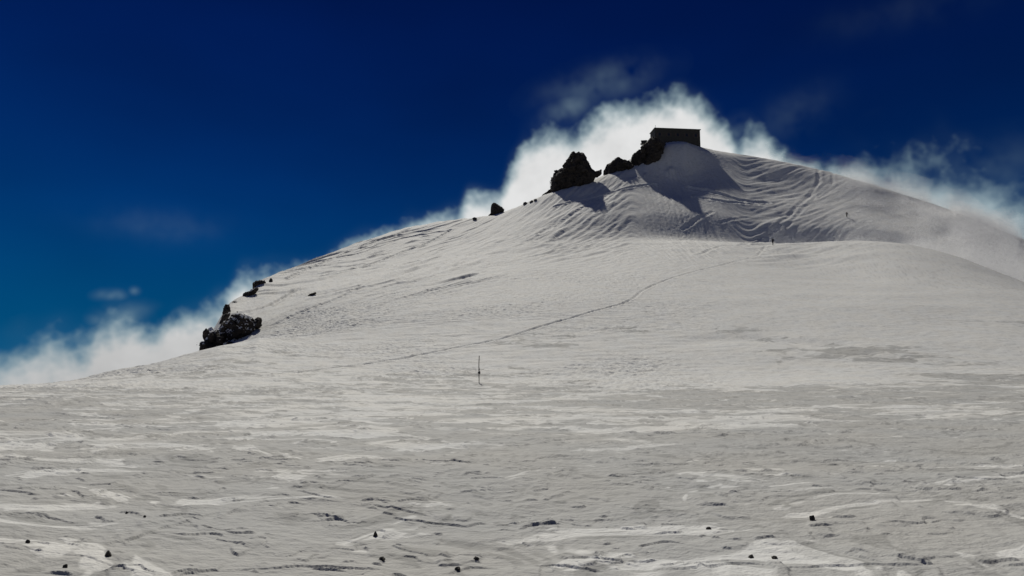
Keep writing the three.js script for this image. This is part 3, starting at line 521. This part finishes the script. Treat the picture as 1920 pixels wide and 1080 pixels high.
function climber(foot, turn, pose, look, label) {
  const o = tag(new THREE.Group(), 'person', label, 'person', 'climbers on the summit slope'); o.position.copy(foot); o.rotation.y = turn; o.scale.setScalar(1.07);
  const J = pose, skin = paint(0.45, 0.28, 0.2, 0.6), jacketM = paint(...look.jacket, 0.8), trouserM = paint(...look.trousers, 0.85), bootM = paint(0.02, 0.02, 0.022, 0.6), hatM = paint(...look.hat, 0.8), packM = paint(...look.pack, 0.8);
  // body: one continuous figure with neck, face and gloved-size hands with five fingers each
  const limbs = [bone(J.pelvis, J.chest, 0.13, 0.155), bone(J.chest, J.neck, 0.13, 0.06), bone(J.neck, J.head, 0.055, 0.06), bone(J.shoulderL, J.shoulderR, 0.075, 0.075)];
  for (const s of ['L', 'R']) limbs.push(bone(J['shoulder' + s], J['elbow' + s], 0.058, 0.045), bone(J['elbow' + s], J['wrist' + s], 0.043, 0.03), bone(J['hip' + s], J['knee' + s], 0.088, 0.058), bone(J['knee' + s], J['ankle' + s], 0.056, 0.038), bone(J['ankle' + s], J['toe' + s], 0.045, 0.036));
  const all = Object.values(J), [lo, hi] = bounds(all, 0.22), parts = [surfaceNets(join(limbs, 0.05), lo, hi, 0.022)];
  const h = J.head, fz = J.face, side = [fz[2], 0, -fz[0]], on = (f, u, r) => [h[0] + fz[0] * f + side[0] * r, h[1] + u, h[2] + fz[2] * f + side[2] * r];
  const skull = join([bone(on(0.0, 0.035, 0), on(-0.015, 0.05, 0), 0.088, 0.085), bone(on(0.03, -0.06, 0), on(0.01, 0, 0), 0.05, 0.07), bone(on(0.088, 0.015, 0), on(0.108, -0.015, 0), 0.012, 0.016), bone(on(0, 0.0, 0.085), on(-0.01, 0.03, 0.088), 0.014, 0.016), bone(on(0, 0.0, -0.085), on(-0.01, 0.03, -0.088), 0.014, 0.016), bone(on(0.072, -0.062, 0.02), on(0.072, -0.062, -0.02), 0.012, 0.012)], 0.02);
  const eyes = (x, y, z) => Math.max(skull(x, y, z), -Math.min(...[1, -1].map((s) => { const e = on(0.094, 0.022, 0.032 * s); return Math.hypot(x - e[0], y - e[1], z - e[2]) - 0.016; })));
  parts.push(surfaceNets(eyes, ...bounds([h], 0.17), 0.01));
  for (const s of ['L', 'R']) {
    const w = J['wrist' + s], e = J['elbow' + s], d = [w[0] - e[0], w[1] - e[1], w[2] - e[2]], L = Math.hypot(...d), n = d.map((v) => v / L), q = Math.abs(n[1]) > 0.9 ? [1, 0, 0] : [-n[2], 0, n[0]], ql = Math.hypot(...q), a = q.map((v) => v / ql), b = [n[1] * a[2] - n[2] * a[1], n[2] * a[0] - n[0] * a[2], n[0] * a[1] - n[1] * a[0]];
    const pt = (f, u, v) => [w[0] + n[0] * f + a[0] * u + b[0] * v, w[1] + n[1] * f + a[1] * u + b[1] * v, w[2] + n[2] * f + a[2] * u + b[2] * v], fingers = [];
    [[-0.03, 0.036], [-0.01, 0.042], [0.01, 0.04], [0.03, 0.032]].forEach(([u, len]) => { fingers.push(bone(pt(0.075, u, 0), pt(0.075 + len, u, 0.018), 0.0095, 0.009), bone(pt(0.075 + len, u, 0.018), pt(0.07 + len * 0.7, u, 0.045), 0.009, 0.0085)); });
    fingers.push(bone(pt(0.03, -0.038, 0.005), pt(0.065, -0.05, 0.03), 0.011, 0.009), bone(pt(0.065, -0.05, 0.03), pt(0.08, -0.03, 0.05), 0.009, 0.0085));
    const palm = join([bone(pt(0, 0, 0), pt(0.07, -0.018, 0), 0.026, 0.02), bone(pt(0.01, 0, 0), pt(0.07, 0.018, 0), 0.024, 0.019)], 0.015);
    parts.push(surfaceNets((x, y, z) => { let m = palm(x, y, z); for (const f of fingers) m = smin(m, f(x, y, z), 0.004); return m; }, ...bounds([w, pt(0.1, 0, 0.03)], 0.075), 0.006));
  }
  mesh(mergeAll(parts), skin, 'body', o);
  const jb = [bone(J.pelvis, J.chest, 0.165, 0.19), bone(J.chest, J.neck, 0.165, 0.08), bone(J.shoulderL, J.shoulderR, 0.105, 0.105)];
  for (const s of ['L', 'R']) jb.push(bone(J['shoulder' + s], J['elbow' + s], 0.088, 0.07), bone(J['elbow' + s], J['wrist' + s], 0.068, 0.05));
  mesh(surfaceNets(join(jb, 0.05), lo, hi, 0.022), jacketM, 'jacket', o);
  const tb = []; for (const s of ['L', 'R']) tb.push(bone(J.pelvis, J['hip' + s], 0.15, 0.12), bone(J['hip' + s], J['knee' + s], 0.118, 0.085), bone(J['knee' + s], J['ankle' + s], 0.082, 0.068));
  mesh(surfaceNets(join(tb, 0.04), lo, hi, 0.022), trouserM, 'trousers', o);
  for (const s of ['L', 'R']) mesh(surfaceNets(join([bone(J['knee' + s].map((v, c) => lerp(J['ankle' + s][c], v, 0.35)), J['ankle' + s], 0.062, 0.06), bone(J['ankle' + s], J['toe' + s], 0.058, 0.05)], 0.02), ...bounds([J['ankle' + s], J['toe' + s], J['knee' + s]], 0.1), 0.015), bootM, 'boot', o);
  mesh(surfaceNets((x, y, z) => Math.max(Math.hypot(x - h[0] + 0.012 * fz[0], (y - h[1] - 0.045) * 0.95, z - h[2] + 0.012 * fz[2]) - 0.106, h[1] + 0.035 - y), ...bounds([h], 0.2), 0.013), hatM, 'hat', o);
  const c = J.chest, bk = (f, u, r) => [c[0] - fz[0] * f + side[0] * r, c[1] + u, c[2] - fz[2] * f + side[2] * r];
  mesh(surfaceNets(join([bone(bk(0.25, -0.24, 0.07), bk(0.24, 0.14, 0.07), 0.1, 0.09), bone(bk(0.25, -0.24, -0.07), bk(0.24, 0.14, -0.07), 0.1, 0.09), bone(bk(0.2, 0.2, -0.05), bk(0.2, 0.2, 0.05), 0.07, 0.07)], 0.05), ...bounds([bk(0.2, 0, 0)], 0.45), 0.025), packM, 'backpack', o);
  return o;
}
const walking = {                                                          // mid-stride uphill, leaning forward, an arm ahead on a pole
  pelvis: [0, 0.93, 0], chest: [0, 1.26, 0.12], neck: [0, 1.46, 0.19], head: [0, 1.6, 0.25], face: [0, 0, 1], shoulderL: [0.17, 1.38, 0.15], shoulderR: [-0.17, 1.38, 0.15],
  elbowL: [0.25, 1.13, 0.2], wristL: [0.24, 1.06, 0.44], elbowR: [-0.27, 1.12, 0.04], wristR: [-0.25, 0.98, 0.24],
  hipL: [0.09, 0.88, 0], kneeL: [0.1, 0.55, 0.26], ankleL: [0.1, 0.17, 0.24], toeL: [0.11, 0.13, 0.4], hipR: [-0.09, 0.88, 0], kneeR: [-0.1, 0.46, -0.06], ankleR: [-0.1, 0.08, -0.3], toeR: [-0.1, 0.045, -0.14],
};
function pole3(o, a, b, label) {
  const g = tag(new THREE.Group(), 'trekking_pole', label, 'pole', 'trekking poles'), A = o.localToWorld(new THREE.Vector3(...a)), B = o.localToWorld(new THREE.Vector3(...b)); B.y = Math.min(B.y, groundAt(B.x, B.z) - 0.03);
  g.position.copy(B); const d = A.clone().sub(B), L = d.length(), q = new THREE.Quaternion().setFromUnitVectors(new THREE.Vector3(0, 1, 0), d.normalize()); g.quaternion.copy(q);
  mesh(new THREE.CylinderGeometry(0.009, 0.006, L, 8).translate(0, L / 2, 0), paint(0.03, 0.03, 0.03, 0.4), 'shaft', g);
  mesh(new THREE.CylinderGeometry(0.017, 0.014, 0.13, 10).translate(0, L - 0.02, 0), paint(0.015, 0.015, 0.015, 0.8), 'grip', g);
  mesh(new THREE.CylinderGeometry(0.045, 0.045, 0.012, 14).translate(0, 0.1, 0), paint(0.02, 0.02, 0.02, 0.7), 'basket', g);
}
for (const [px, py, from, turn, look, label, who] of [
  [1449, 459.5, 120, 2.35, { jacket: [0.02, 0.022, 0.028], trousers: [0.014, 0.014, 0.016], hat: [0.03, 0.01, 0.01], pack: [0.018, 0.02, 0.03] }, 'dark-clothed climber with backpack at the top of the trodden path', 'lower'],
  [1588, 408, 120, 2.5, { jacket: [0.014, 0.014, 0.02], trousers: [0.02, 0.02, 0.022], hat: [0.02, 0.02, 0.02], pack: [0.04, 0.015, 0.012] }, 'farther dark climber higher on the hazy summit slope', 'upper'],
]) {
  const p = spot(px, py, from), o = climber(p, turn, walking, look, label);
  o.position.y = p.y - 0.03; o.updateMatrixWorld(true);
  pole3(o, [0.25, 1.06, 0.52], [0.27, 0.1, 0.62], `thin trekking pole planted ahead of the ${who} climber`);
  pole3(o, [-0.26, 0.98, 0.3], [-0.28, 0, -0.3], `thin trekking pole trailing behind the ${who} climber`);
}
// ---------------------------------------------------------------- snow blown over the right shoulder: a drifting veil of tiny flakes
{
  const rand = rng(77), N = 900000, flake = new THREE.BufferGeometry();
  flake.setAttribute('position', new THREE.Float32BufferAttribute([0, 0.04, 0, -0.036, -0.02, 0.008, 0.036, -0.02, -0.008], 3)); flake.setIndex([0, 1, 2]); flake.computeVertexNormals();
  const white = new THREE.MeshPhysicalMaterial({ color: new THREE.Color().setRGB(0.94, 0.94, 0.94), roughness: 1, transmission: 0.6, thickness: 0, side: THREE.DoubleSide, specularIntensity: 0 });
  const veil = new THREE.InstancedMesh(flake, white, N), m = new THREE.Matrix4(), q = new THREE.Quaternion(), e = new THREE.Euler(), p = new THREE.Vector3(), s = new THREE.Vector3();
  let n = 0;
  const bearings = []; for (let i = 0; i < 280; i++) { const a = azOf(1440 + 2 * i, 400); bearings.push([a, column(a), splR[12](a), splR[8](a)]); }
  while (n < N) {
    const i = Math.floor(280 * rand()), px = 1440 + 2 * i, [a0, col, top, lip] = bearings[i], a = a0 + (rand() - 0.5) * 0.0013, t = rand(), r = lerp(lip - 6, top + 8, t), x = Math.sin(a) * r, z = -Math.cos(a) * r;
    const dens = (0.15 + 0.85 * ss(1520, 1740, px)) * (0.35 + 0.65 * ss(0.35, 0.95, t)) * clamp(0.55 + 0.9 * N3(x * 0.05, r * 0.03, z * 0.05) + 0.4 * N3(x * 0.16, 4, z * 0.16));
    if (rand() > dens) continue;
    const lift = -Math.log(1 - rand() * 0.93) * (1.6 + 1.6 * clamp(0.5 + N2(x * 0.06, z * 0.06 + 40)));
    p.set(x, col.h(r) + lift, z); q.setFromEuler(e.set(6.3 * rand(), 6.3 * rand(), 6.3 * rand())); s.setScalar(0.7 + 0.6 * rand());
    veil.setMatrixAt(n++, m.compose(p, q, s));
  }
  veil.name = 'blowing_snow'; veil.castShadow = veil.receiveShadow = true;
  veil.userData = { kind: 'stuff', label: 'thin veil of blowing snow over the right shoulder', category: 'snow' }; scene.add(veil);
}
renderer.render(scene, camera);
